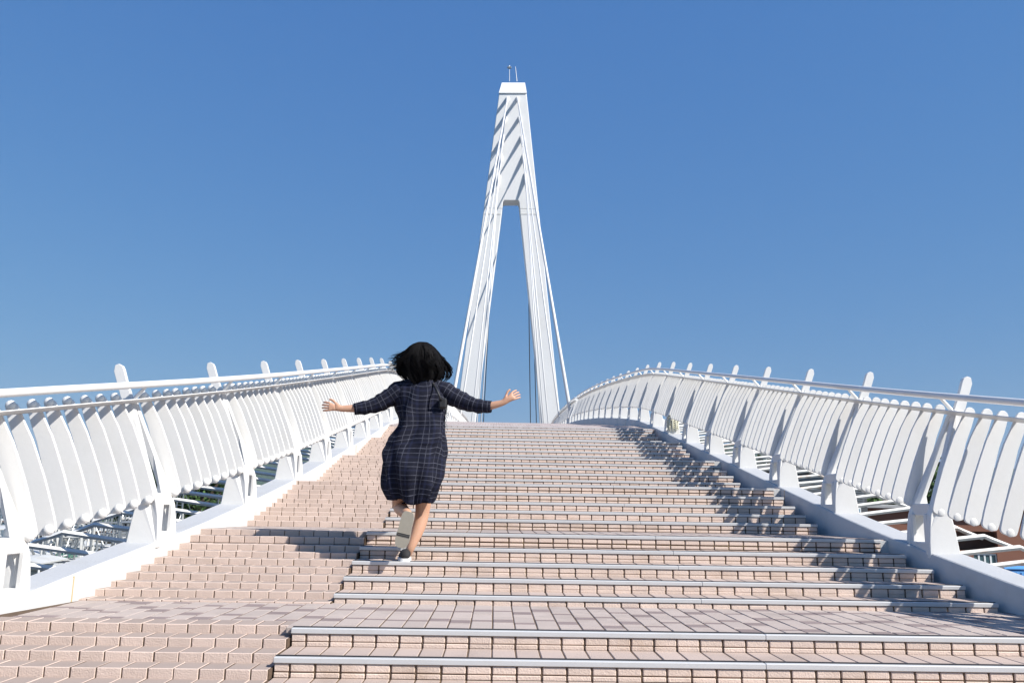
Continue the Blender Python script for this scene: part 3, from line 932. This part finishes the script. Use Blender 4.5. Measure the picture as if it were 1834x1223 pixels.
# kicked-back foot, sole to the viewer, toe down
a_ = A(732, 917, 5.99); b_ = A(716, 984, 6.0); ty = (b_ - a_).normalized(); tz = Vector((.10, 1, .12)); tz = (tz - ty * tz.dot(ty)).normalized(); tx = ty.cross(tz)
m4 = Matrix(((tx.x, ty.x, tz.x, a_.x), (tx.y, ty.y, tz.y, a_.y), (tx.z, ty.z, tz.z, a_.z), (0, 0, 0, 1)))
shoe((0, 0, 0), m4, shs, True)

# hair
hm = mat('black_hair', (.0025, .002, .0025), .7, spec=.12)
hc_ = [(613, 750, 764, .03, .03), (616, 742, 771, .05, .05), (622, 734, 777, .08, .075), (630, 727, 784, .10, .085), (640, 720, 790, .112, .07), (650, 715, 795, .118, .045), (660, 713, 798, .12, .035),
       (670, 720, 799, .115, .03), (678, 727, 794, .105, .025), (686, 735, 784, .09, .02), (696, 744, 774, .065, .015)]
hyy = [c[0] for c in hc_]
def hair_pt(y, a, sc=1.0):
    Lx, Rx, db, df = [float(np.interp(y, hyy, [c[q] for c in hc_])) for q in (1, 2, 3, 4)]
    Yc = 6.30
    pL, pR = A(Lx, y, Yc), A(Rx, y, Yc); c = (pL + pR) / 2; hw = (pR - pL).length / 2
    d = df if math.sin(a) > 0 else db
    return Vector((c.x + hw * sc * math.cos(a), c.y + d * sc * math.sin(a), c.z))
mb = MB(); rg = []
for i in range(26):
    y = 614 + 78 * i / 25
    rg.append([hair_pt(y, 2 * math.pi * k / 36, .90 * (1 + .16 * noise.noise(Vector((math.cos(2 * math.pi * k / 36) * 2.2, math.sin(2 * math.pi * k / 36) * 2.2, y * .05))))) for k in range(36)])
mb.sweep(rg)
hair = mb.obj('hair', hm, person, smooth=True)
mb = MB(); rnd = random.Random(3)
locks = []
for i in range(64):
    locks.append((rnd.uniform(math.pi * .95, math.pi * 2.05) if rnd.random() < .9 else rnd.uniform(0, math.pi), rnd.uniform(642, 698), rnd.uniform(0, 1) ** 1.3, rnd.uniform(-.7, .7), rnd.uniform(.90, 1.07)))
for i in range(2000):
    a0, y1, flip, w, sc0 = locks[i % 64]
    a = a0 + rnd.gauss(0, .07); y1 = y1 + rnd.uniform(-7, 5)
    if math.sin(a) > .2: y1 = min(y1, 642)
    p = []
    for q in range(8):
        t = q / 7; y = 614 + (y1 - 614) * t
        sc = sc0 + .015 * rnd.random() + (.36 * flip * (max(0, t - .5) / .5) ** 1.4)
        conv = 1 - .5 * t
        p.append(hair_pt(y, a0 + (a - a0) * conv * 1.4 + w * t * t + .04 * math.sin(t * 9 + a0 * 7), sc))
    mb.tube(p, [.0018, .0024, .0024, .0022, .002, .0016, .0011, .0004], 3, cap=False)
for i in range(260):   # wisps flying out to the left and right
    left = rnd.random() < .68
    ys_ = rnd.uniform(632, 662)
    a = math.pi if left else 0
    a += rnd.uniform(-.1, .8) * (1 if left else -1)
    s0 = hair_pt(ys_, a, .95)
    ln = rnd.uniform(.02, .12) if left else rnd.uniform(.01, .045)
    dz = rnd.uniform(-.05, .012)
    p = [s0 + Vector(((-1 if left else 1) * ln * t, .01 * t, dz * t * t + .006 * math.sin(t * 4 + i) )) for t in (0, .3, .6, .85, 1)]
    mb.tube(p, [.002, .0018, .0014, .0009, .0004], 3, cap=False)
o = mb.obj('hair_strands', hm, hair, fix=False, smooth=True)
o['kind'] = 'stuff'
# shoulder bag
bag = empty('shoulder_bag', A(797, 724, 6.22) + bp)
tag(bag, 'small black shoulder bag with a thin chain hanging at the right of the running woman', 'bag')
bo = Vector(bag.location)
B_ = lambda x, y, Y: at(x, y, Y) - bo
mb = MB(); c0 = B_(793, 722, 6.17)
mb.cbox(c0 - Vector((.030, .03, .040)), c0 + Vector((.030, .03, .038)), .012)
o = mb.obj('pouch', M['black'], bag); 
mb = MB(); mb.tube([B_(776, 688, 6.20), B_(783, 700, 6.135), B_(788, 712, 6.12), B_(791, 718, 6.15)], .009, 6); mb.tube([B_(776, 688, 6.20), B_(777, 684, 6.28), B_(779, 688, 6.36), B_(785, 705, 6.42)], .009, 6)
mb.obj('strap', M['black'], bag, smooth=True)
mb = MB()
for q in range(9):
    y = 733 + q * 4; c0 = B_(800 + math.sin(q * .8) * 2, y, 6.2)
    mb.tube([c0 + Vector((math.cos(t) * .0065, math.sin(t) * .003 * (1 if q % 2 else 2), math.sin(t) * .010)) for t in [2 * math.pi * k / 8 for k in range(9)]], .0016, 4)
mb.obj('chain', M['steel'], bag)

# cream rope tied round a post of the right railing
rope = mat('cream_rope', (.58, .56, .44), .9, var=.2, scale=30)
mb = MB(); rnd = random.Random(5); c0 = Vector(rail_at(15.12, 1, .09, .2))
for q in range(7):
    mb.tube([c0 + Vector((.10 * math.cos(t) + rnd.uniform(-.01, .01), -.06 + .2 * max(0, math.sin(t)) * .4, .10 - .035 * q + rnd.uniform(-.02, .02) + .03 * math.sin(t * 2))) for t in [2 * math.pi * k / 10 for k in range(11)]], .010, 6)
for q in range(3): mb.tube([c0 + Vector((-.06 + .05 * q, -.09, .08)), c0 + Vector((-.08 + .06 * q, -.11, -.05)), c0 + Vector((-.07 + .05 * q, -.10, -.17))], .015, 6)
tag(mb.obj('rope', rope, smooth=True), 'cream rope wound round the foot of a right railing post', 'rope')

# ------------------------------------------------------------------ harbour on the left
hullc = [('white_hull', (.55, .55, .53)), ('pale_blue_hull', (.40, .52, .62)), ('grey_green_hull', (.42, .48, .44)), ('cream_hull', (.50, .45, .36))]
HM = [mat(n_, c_, .4, var=.1, scale=2, dirt=(.3, .2, .12), dirt_amt=.4, dirt_scale=1.5) for n_, c_ in hullc]
glassm = mat('dark_window_glass', (.03, .045, .055), .12)
woodm = mat('brown_wood', (.16, .08, .05), .7, var=.2)
greenm = mat('green_tarpaulin', (.03, .12, .08), .7, var=.2)
redm = mat('red_paint', (.35, .05, .05), .6)
def boat(x, y, rz, L, hm_, roofm, label, masts=2, canopy=True, seed=0):
    r = random.Random(seed)
    b = empty('fishing_boat', (x, y, WATER), rz)
    tag(b, label, 'boat', 'boats moored in the harbour left of the bridge')
    W_ = L * .26
    mb = MB(); rg = []
    for t, w, h, zz in ((-.5, .75, 1.0, .1), (-.35, .95, .95, 0), (0, 1.0, .95, -.1), (.25, .85, 1.15, 0), (.4, .5, 1.4, .15), (.5, .04, 1.7, .5)):
        rg.append([(t * L, -w * W_ / 2, h), (t * L, -w * W_ * .32, zz - .2), (t * L, w * W_ * .32, zz - .2), (t * L, w * W_ / 2, h), (t * L, w * W_ / 2 - .08, h), (t * L, w * W_ / 2 - .1, h - .3), (t * L, -w * W_ / 2 + .1, h - .3), (t * L, -w * W_ / 2 + .08, h)])
    mb.sweep(rg); mb.obj('hull', hm_, b)
    cl = L * .24; cw = W_ * .62
    mb = MB(); mb.cbox((-cl * .7, -cw / 2, .7), (cl * .5, cw / 2, 2.75), .06)
    c = mb.obj('cabin', HM[0], b)
    mb = MB()
    for k in range(3):
        x0 = -cl * .62 + k * cl * .38
        for s_ in (-1, 1): mb.box((x0, s_ * (cw / 2 + .01) - .01, 1.75), (x0 + cl * .28, s_ * (cw / 2 + .01) + .01, 2.35))
    for k in range(2):
        mb.box((cl * .5, -cw * .42 + k * cw * .44, 1.75), (cl * .5 + .02, -cw * .42 + k * cw * .44 + cw * .38, 2.4)); mb.box((-cl * .7 - .02, -cw * .42 + k * cw * .44, 1.75), (-cl * .7, -cw * .42 + k * cw * .44 + cw * .38, 2.4))
    mb.obj('cabin_window', glassm, c)
    mb = MB(); mb.cbox((-cl * .85, -cw * .58, 2.76), (cl * .7, cw * .58, 2.88), .03); mb.obj('cabin_roof', roofm, b)
    if canopy:
        mb = MB(); x0, x1 = -L * .47, -cl * .75; hz = 2.7 + r.uniform(-.2, .9)
        for xx in (x0, (x0 + x1) / 2, x1):
            for s_ in (-1, 1): mb.tube([(xx, s_ * W_ * .42, .9), (xx, s_ * W_ * .40, hz)], .035, 5)
            mb.tube([(xx, -W_ * .42, hz), (xx, W_ * .42, hz)], .03, 5)
        for s_ in (-1, 1):
            for zz in (1.35, 1.7): mb.tube([(x0, s_ * W_ * .42, zz), (x1, s_ * W_ * .42, zz)], .025, 5)
        fr_ = mb.obj('canopy_frame', M['cable'], b)
        mb = MB(); mb.sweep([[(x0 - .2, yy, hz + .05 + .15 * math.cos(yy / W_ * 3)), (x1, yy, hz + .05 + .15 * math.cos(yy / W_ * 3)), (x1, yy, hz + .09 + .15 * math.cos(yy / W_ * 3)), (x0 - .2, yy, hz + .09 + .15 * math.cos(yy / W_ * 3))] for yy in np.linspace(-W_ * .46, W_ * .46, 7)])
        mb.obj('awning', roofm, b)
    gx = r.uniform(-.1, .2) * L; gh = r.uniform(3.4, 4.6)   # gantry
    mb = MB()
    for s_ in (-1, 1):
        mb.tube([(gx, s_ * W_ * .4, 1), (gx, s_ * W_ * .3, gh)], .05, 5); mb.tube([(gx + 1.2, s_ * W_ * .4, 1), (gx + 1.2, s_ * W_ * .3, gh)], .05, 5)
        mb.tube([(gx, s_ * W_ * .3, gh), (gx + 1.2, s_ * W_ * .3, gh)], .04, 5); mb.tube([(gx, s_ * W_ * .35, 2.2), (gx + 1.2, s_ * W_ * .3, gh)], .03, 4)
    for xx_ in (gx, gx + 1.2):
        mb.tube([(xx_, -W_ * .3, gh), (xx_, W_ * .3, gh)], .045, 5); mb.tube([(xx_, -W_ * .34, gh - .8), (xx_, W_ * .34, gh - .8)], .03, 5)
    mb.tube([(gx, 0, gh), (gx, 0, gh + 1.0)], .03, 5)
    mb.obj('gantry', HM[0] if seed % 2 else M['steel'], b)
    for k in range(masts):
        xx = (-.35 + .6 * k / max(1, masts - 1)) * L; h = r.uniform(4.2, 6.0)
        mb = MB(); mb.tube([(xx, 0, .8), (xx, 0, h)], [.06, .035], 6)
        mb.tube([(xx, -.7, h * .8), (xx, .7, h * .8)], .025, 5); mb.tube([(xx, 0, h), (xx - 1.6, .3, 1.2)], .012, 4); mb.tube([(xx, 0, h), (xx + 1.6, -.3, 1.2)], .012, 4)
        mb.tube([(xx, 0, 1.8), (xx - 1.9, .2, 3.4)], .04, 5)
        mb.obj('mast', M['steel'], b)
    mb = MB()
    mb.tube([(L * .15, -W_ * .45, 1.1), (L * .15, -W_ * .45, 1.9), (L * .45, -.25, 2.3), (L * .49, 0, 2.35), (L * .45, .25, 2.3), (L * .15, W_ * .45, 1.9), (L * .15, W_ * .45, 1.1)], .025, 5)
    for t in (.25, .35): mb.tube([(t * L, -W_ * .4, 1.1), (t * L, -W_ * .36, 2.05)], .02, 4); mb.tube([(t * L, W_ * .4, 1.1), (t * L, W_ * .36, 2.05)], .02, 4)
    mb.obj('bow_rail', M['cable'], b)
    for k in range(5):
        mb = MB(); xx = r.uniform(-.42, .3) * L; yy = r.choice((-1, 1)) * W_ * .36
        mb.cbox((xx - .25, yy - .2, .75), (xx + .25, yy + .2, 1.15 + r.random() * .3), .03); mb.obj('deck_box', r.choice((redm, greenm, HM[0], woodm)), b)
    return b
def dirpt(px, Y): d = at(px, 950, Y); return d.x
BT = [(70, 33, .9, 10, 0, greenm, 'white fishing boat with a green cabin roof, nearest the left railing'),
      (150, 35, 2.4, 9, 2, HM[0], 'grey-green boat moored behind the white one with the green roof'),
      (215, 41, .6, 11, 0, HM[0], 'white boat with a tall frame seen below the second post on the left'),
      (20, 44, 1.9, 11, 1, HM[1], 'pale blue hulled boat half hidden behind the first left post'),
      (130, 47, 2.9, 12, 0, HM[3], 'white boat with a cream cabin roof in the middle of the harbour'),
      (250, 52, 1.2, 11, 3, HM[0], 'cream boat behind the boat with the tall frame'),
      (180, 58, .3, 12, 0, woodm, 'white boat with a brown cabin roof in the back row'),
      (60, 60, 2.2, 12, 1, greenm, 'pale blue boat with a green roof in the back row at far left'),
      (310, 60, 2.7, 11, 0, HM[0], 'white boat moored below the tree bank'),
      (390, 72, 1.0, 12, 0, HM[0], 'small distant white boat beside the third left post'),
      (470, 92, 2.8, 14, 0, HM[1], 'distant white boat on open water behind the fourth left post'),
      (105, 29, 1.7, 7, 2, HM[0], 'small grey-green boat with a gantry close to the bridge'),
      (185, 30.5, .2, 7, 0, HM[0], 'small white boat with a gantry close to the bridge, bow towards it'),
      (240, 34.5, 2.0, 7, 1, HM[3], 'small pale blue boat with a cream roof below the second left post'),
      (205, 48, 1.5, 9, 0, HM[0], 'narrow white boat wedged between the larger boats')]
for i, (px, Y, rz, L, hi, rf, lab) in enumerate(BT):
    boat(dirpt(px, Y), Y, rz, L, HM[hi], rf, lab, 3 + i % 2, True, i)
# pontoons
pont = mat('grey_pontoon', (.38, .38, .36), .9, var=.2)
for i, (x0, y0, x1, y1) in enumerate(((-30, 38, -7, 39.5), (-36, 55, -9, 56.5), (-24, 30, -22.8, 62))):
    mb = MB(); mb.box((x0, y0, WATER - .4), (x1, y1, WATER + .55))
    for k in range(9):
        t = k / 8; xx, yy = (x0 + (x1 - x0) * t, y0 + .1) if x1 - x0 > 3 else (x0 + .1, y0 + (y1 - y0) * t)
        mb.tube([(xx, yy, WATER - .5), (xx, yy, WATER + 2.3)], .09, 6)
    tag(mb.obj('pontoon', pont), ['floating pontoon with mooring piles along the near row of boats', 'floating pontoon with mooring piles along the back row of boats', 'cross pontoon joining the two rows of boats'][i], 'pontoon')

# ------------------------------------------------------------------ trees
leafm = mat('tree_leaves', (.045, .085, .025), .8, var=.5, scale=.9, island=.45, spec=.2)
barkm = mat('tree_bark', (.10, .075, .05), .95)
def tree(x, y, z, h, w, label, seed, n_=1500, lm=None, group='trees on the far bank'):
    r = random.Random(seed)
    t = empty('tree', (x, y, z)); tag(t, label, 'tree', group)
    mb = MB(); mb.tube([(0, 0, -.2), (.1, 0, h * .3), (-.1, .1, h * .7)], [w * .07, w * .05, w * .02], 7)
    lob = []
    for k in range(9):
        a = r.uniform(0, 6.28); q = r.uniform(.1, .34) * w; c = Vector((math.cos(a) * q, math.sin(a) * q, h * r.uniform(.42, .86)))
        lob.append((c, r.uniform(.16, .30) * w)); mb.tube([(0, 0, h * .3), c * .6 + Vector((0, 0, h * .12)), c], [w * .03, w * .02, w * .008], 5)
    mb.obj('trunk', barkm, t)
    mb = MB()
    for k in range(n_):
        c, rr = r.choice(lob)
        d = Vector((r.gauss(0, 1), r.gauss(0, 1), r.gauss(0, .8))).normalized()
        p = c + d * rr * r.uniform(.55, 1.1)
        s_ = r.uniform(.10, .24) * w / 6
        u = Vector((r.gauss(0, 1), r.gauss(0, 1), r.gauss(0, 1))).normalized(); v = u.cross(d).normalized()
        mb.add([p - u * s_, p + v * s_ * .7, p + u * s_, p - v * s_ * .7], [(0, 1, 2, 3)])
    mb.obj('crown', lm or leafm, t, fix=False)
spots = [(285, 78, 7.5, 8), (318, 84, 8.5, 9), (352, 80, 8.2, 9), (392, 90, 7.6, 8), (225, 84, 7.0, 8), (160, 88, 7.0, 9), (90, 90, 6.8, 9), (30, 92, 7.5, 9)]
labs = ['dark green tree on the bank seen just above the harbour clutter', 'tallest dark tree on the left bank', 'dark tree seen through the gap beside the third left post', 'rounded dark tree at the right end of the bank',
        'dark tree behind the cream boat', 'low spreading tree behind the harbour', 'broad dark tree behind the pale blue boat', 'dark tree at the far left of the bank']
bank = MB(); xs_ = [dirpt(p_[0], p_[1]) for p_ in spots]
bank.box((min(xs_) - 12, 76, WATER - 1), (max(xs_) + 4, 100, WATER + .9))
tag(bank.obj('river_bank', mat('bank_soil', (.09, .075, .05), .95, var=.3)), kind='structure')
for i, (px, Y, h, w) in enumerate(spots): tree(dirpt(px, Y), Y, WATER + .8, h, w, labs[i], 20 + i)

# ------------------------------------------------------------------ buildings on the right
QZ = -4.0
redbrick = mat('red_brick_wall', (.20, .095, .065), .9, var=.12, scale=1.2, bump=.3, bscale=15, spec=.2)
nn = redbrick.node_tree.nodes; ll = redbrick.node_tree.links
frm = mat('white_window_frame', (.70, .72, .70), .5); pane = mat('blue_green_glass', (.05, .10, .11), .08)
bx0 = dirpt(1500, 50); 
B1 = empty('brick_building', (22, 50, QZ)); tag(B1, 'red brick building with white framed windows behind the right railing', 'building')
mb = MB()
x0, x1 = -1.8, 30; y0 = 0; D = 14; H1, H2, H3 = 2.05, 3.5, 4.6
# wall built round its openings: lower storey with a window strip, dark loggia above, brick parapet band
wins = [(6.1, 7.5), (12.6, 14.0), (18.6, 20.0)]
def wall(x0, x1, z0, z1, y0=0, t=.3): mb.box((x0, y0, z0), (x1, y0 + t, z1))
zw0, zw1 = .85, 1.7
wall(x0, x1, 0, zw0); prev = x0
for a, b in wins: wall(prev, a, zw0, zw1); prev = b
wall(prev, x1, zw0, zw1); wall(x0, x1, zw1, 1.85)
mb.box((x0, .3, 0), (x0 + .3, D, 4.2)); mb.box((x1 - .3, .3, 0), (x1, D, 4.2)); mb.box((x0 + .3, D - .3, 0), (x1 - .3, D, 4.2))
wall(x0, x1, 2.95, 4.2)
for xx, ww_ in ((x0, 1.2), (7.6, 1.6), (15, 1.5), (22, 1.5)): mb.box((xx, .0, 1.85), (xx + ww_, .3, 2.95))
mb.obj('wall', redbrick, B1)
mb = MB(); mb.box((x0 + .3, 1.6, 1.7), (x1 - .3, 1.8, 3.2)); mb.box((x0 + .3, .3, 1.7), (x1 - .3, 1.6, 1.8)); mb.box((x0 + .3, .3, 3.0), (x1 - .3, 1.6, 3.1)); mb.obj('loggia_back_wall', woodm, B1)
mb = MB(); mb.cbox((x0 - .5, -.5, 4.2), (x1 + .4, D + .3, 4.4), .03); rf = mb.obj('roof', M['under'], B1)
for a, b in wins:
    mb = MB(); n3 = 4; w3 = (b - a) / n3
    for k in range(n3 + 1): mb.box((a + k * w3 - .05, .08, zw0), (a + k * w3 + .05, .16, zw1))
    mb.box((a, .082, zw0), (b, .158, zw0 + .09)); mb.box((a, .082, zw1 - .09), (b, .158, zw1)); mb.box((a, .084, zw0 + .82), (b, .156, zw0 + .88))
    wf_ = mb.obj('window', frm, B1)
    for k in range(n3):
        mb = MB(); mb.box((a + k * w3 + .05, .11, zw0 + .09), (a + (k + 1) * w3 - .05, .125, zw1 - .09)); mb.obj('pane', pane, wf_)
    mb = MB(); mb.cbox((a - .1, -.08, zw0 - .08), (b + .1, .0, zw0), .01); mb.obj('sill', frm, wf_)
# the grey building with louvres to its left
B2 = empty('louvred_building', (15.5, 47, QZ)); tag(B2, 'low dark grey building with louvres and a roof rail, beside the brick one', 'building')
dkm = mat('dark_grey_cladding', (.06, .065, .07), .6, var=.15)
mb = MB(); mb.cbox((-1.2, 0, 0), (5.2, 9, 6.1), .03); mb.obj('wall', dkm, B2)
mb = MB(); mb.cbox((-1.6, -.5, 6.1), (5.5, 9.3, 6.35), .03); mb.obj('roof', mat('grey_roof', (.25, .25, .26), .8), B2)
for k in range(4):
    mb = MB(); mb.box((-.9 + k * 1.5, -.05, 3.1), (.3 + k * 1.5, -.01, 4.2)); w_ = mb.obj('window', frm, B2)
    mb = MB(); mb.box((-.83 + k * 1.5, -.07, 3.17), (.23 + k * 1.5, -.052, 4.13)); mb.obj('pane', mat('pale_blue_glass', (.16, .26, .33), .1) if k == 0 else bpy.data.materials['pale_blue_glass'], w_)
mb = MB()
for k in range(14): mb.box((-1.0, -.10, 4.45 + k * .11), (5.0, -.03, 4.50 + k * .11))
mb.obj('louvre', M['steel'], B2)
mb = MB()
for k in range(8): mb.tube([(-1.4 + k * .95, -.3, 6.35), (-1.4 + k * .95, -.3, 7.2)], .03, 5)
for zz in (6.8, 7.2): mb.tube([(-1.5, -.3, zz), (5.3, -.3, zz)], .03, 5)
mb.obj('roof_rail', M['cable'], B2)
mb = MB(); mb.cbox((3.9, .6, 6.35), (4.7, 1.4, 6.85), .06); mb.tube([(4.3, 1, 6.8), (4.3, 1, 7.1)], [.25, .12], 8); mb.obj('vent_cowl', M['cable'], B2)
# blue container
P_ = at(1812, 1015, 40)
bl = empty('blue_skip', (P_.x, 40, QZ)); tag(bl, 'bright blue rubbish container in front of the brick building', 'container')
bm_ = mat('bright_blue_plastic', (.10, .30, .60), .5)
mb = MB(); mb.cbox((-.55, -.4, .25), (.55, .4, 1.45), .04)
for k in range(5): mb.cbox((-.5 + k * .22, -.44, .3), (-.42 + k * .22, -.40, 1.35), .01)
mb.obj('bin_body', bm_, bl)
mb = MB(); mb.sweep([[(-.6, yy, 1.46 + .12 * math.cos(yy * 3)), (.6, yy, 1.46 + .12 * math.cos(yy * 3)), (.6, yy, 1.50 + .12 * math.cos(yy * 3)), (-.6, yy, 1.50 + .12 * math.cos(yy * 3))] for yy in np.linspace(-.45, .45, 7)]); mb.obj('lid', bm_, bl)
for sx_ in (-.4, .4):
    for sy_ in (-.3, .3):
        mb = MB(); mb.tube([(sx_ - .04, sy_, .12), (sx_ + .04, sy_, .12)], .12, 10); mb.obj('wheel', M['black'], bl)
# trees on the right bank behind the buildings
rt = [(1495, 66, 9.6, 9, 'green tree rising behind the dark grey building'), (1450, 74, 9.5, 9, 'green tree left of the dark grey building'), (1560, 72, 9.5, 9, 'green tree behind the roof rail'),
      (1400, 85, 9.0, 9, 'farther green tree seen below the right railing'), (1640, 76, 9.0, 10, 'green tree behind the brick building roof')]
for i, (px, Y, h, w, lb) in enumerate(rt): tree(dirpt(px, Y), Y, QZ, h, w, lb, 60 + i, group='trees behind the quay buildings')
# haze
hz = bpy.data.materials.new('haze_air'); hz.use_nodes = True
hn = hz.node_tree.nodes; hn.remove(hn['Principled BSDF'])
pv = hn.new('ShaderNodeVolumePrincipled'); pv.inputs['Density'].default_value = HAZE
pv.inputs['Color'].default_value = (.70, .80, .92, 1)
hz.node_tree.links.new(pv.outputs[0], hn['Material Output'].inputs['Volume'])
if HAZE > 0:
    mb = MB(); mb.box((-7000, -3000, WATER - 20), (7000, 9500, 420))
    tag(mb.obj('haze', hz), kind='stuff')
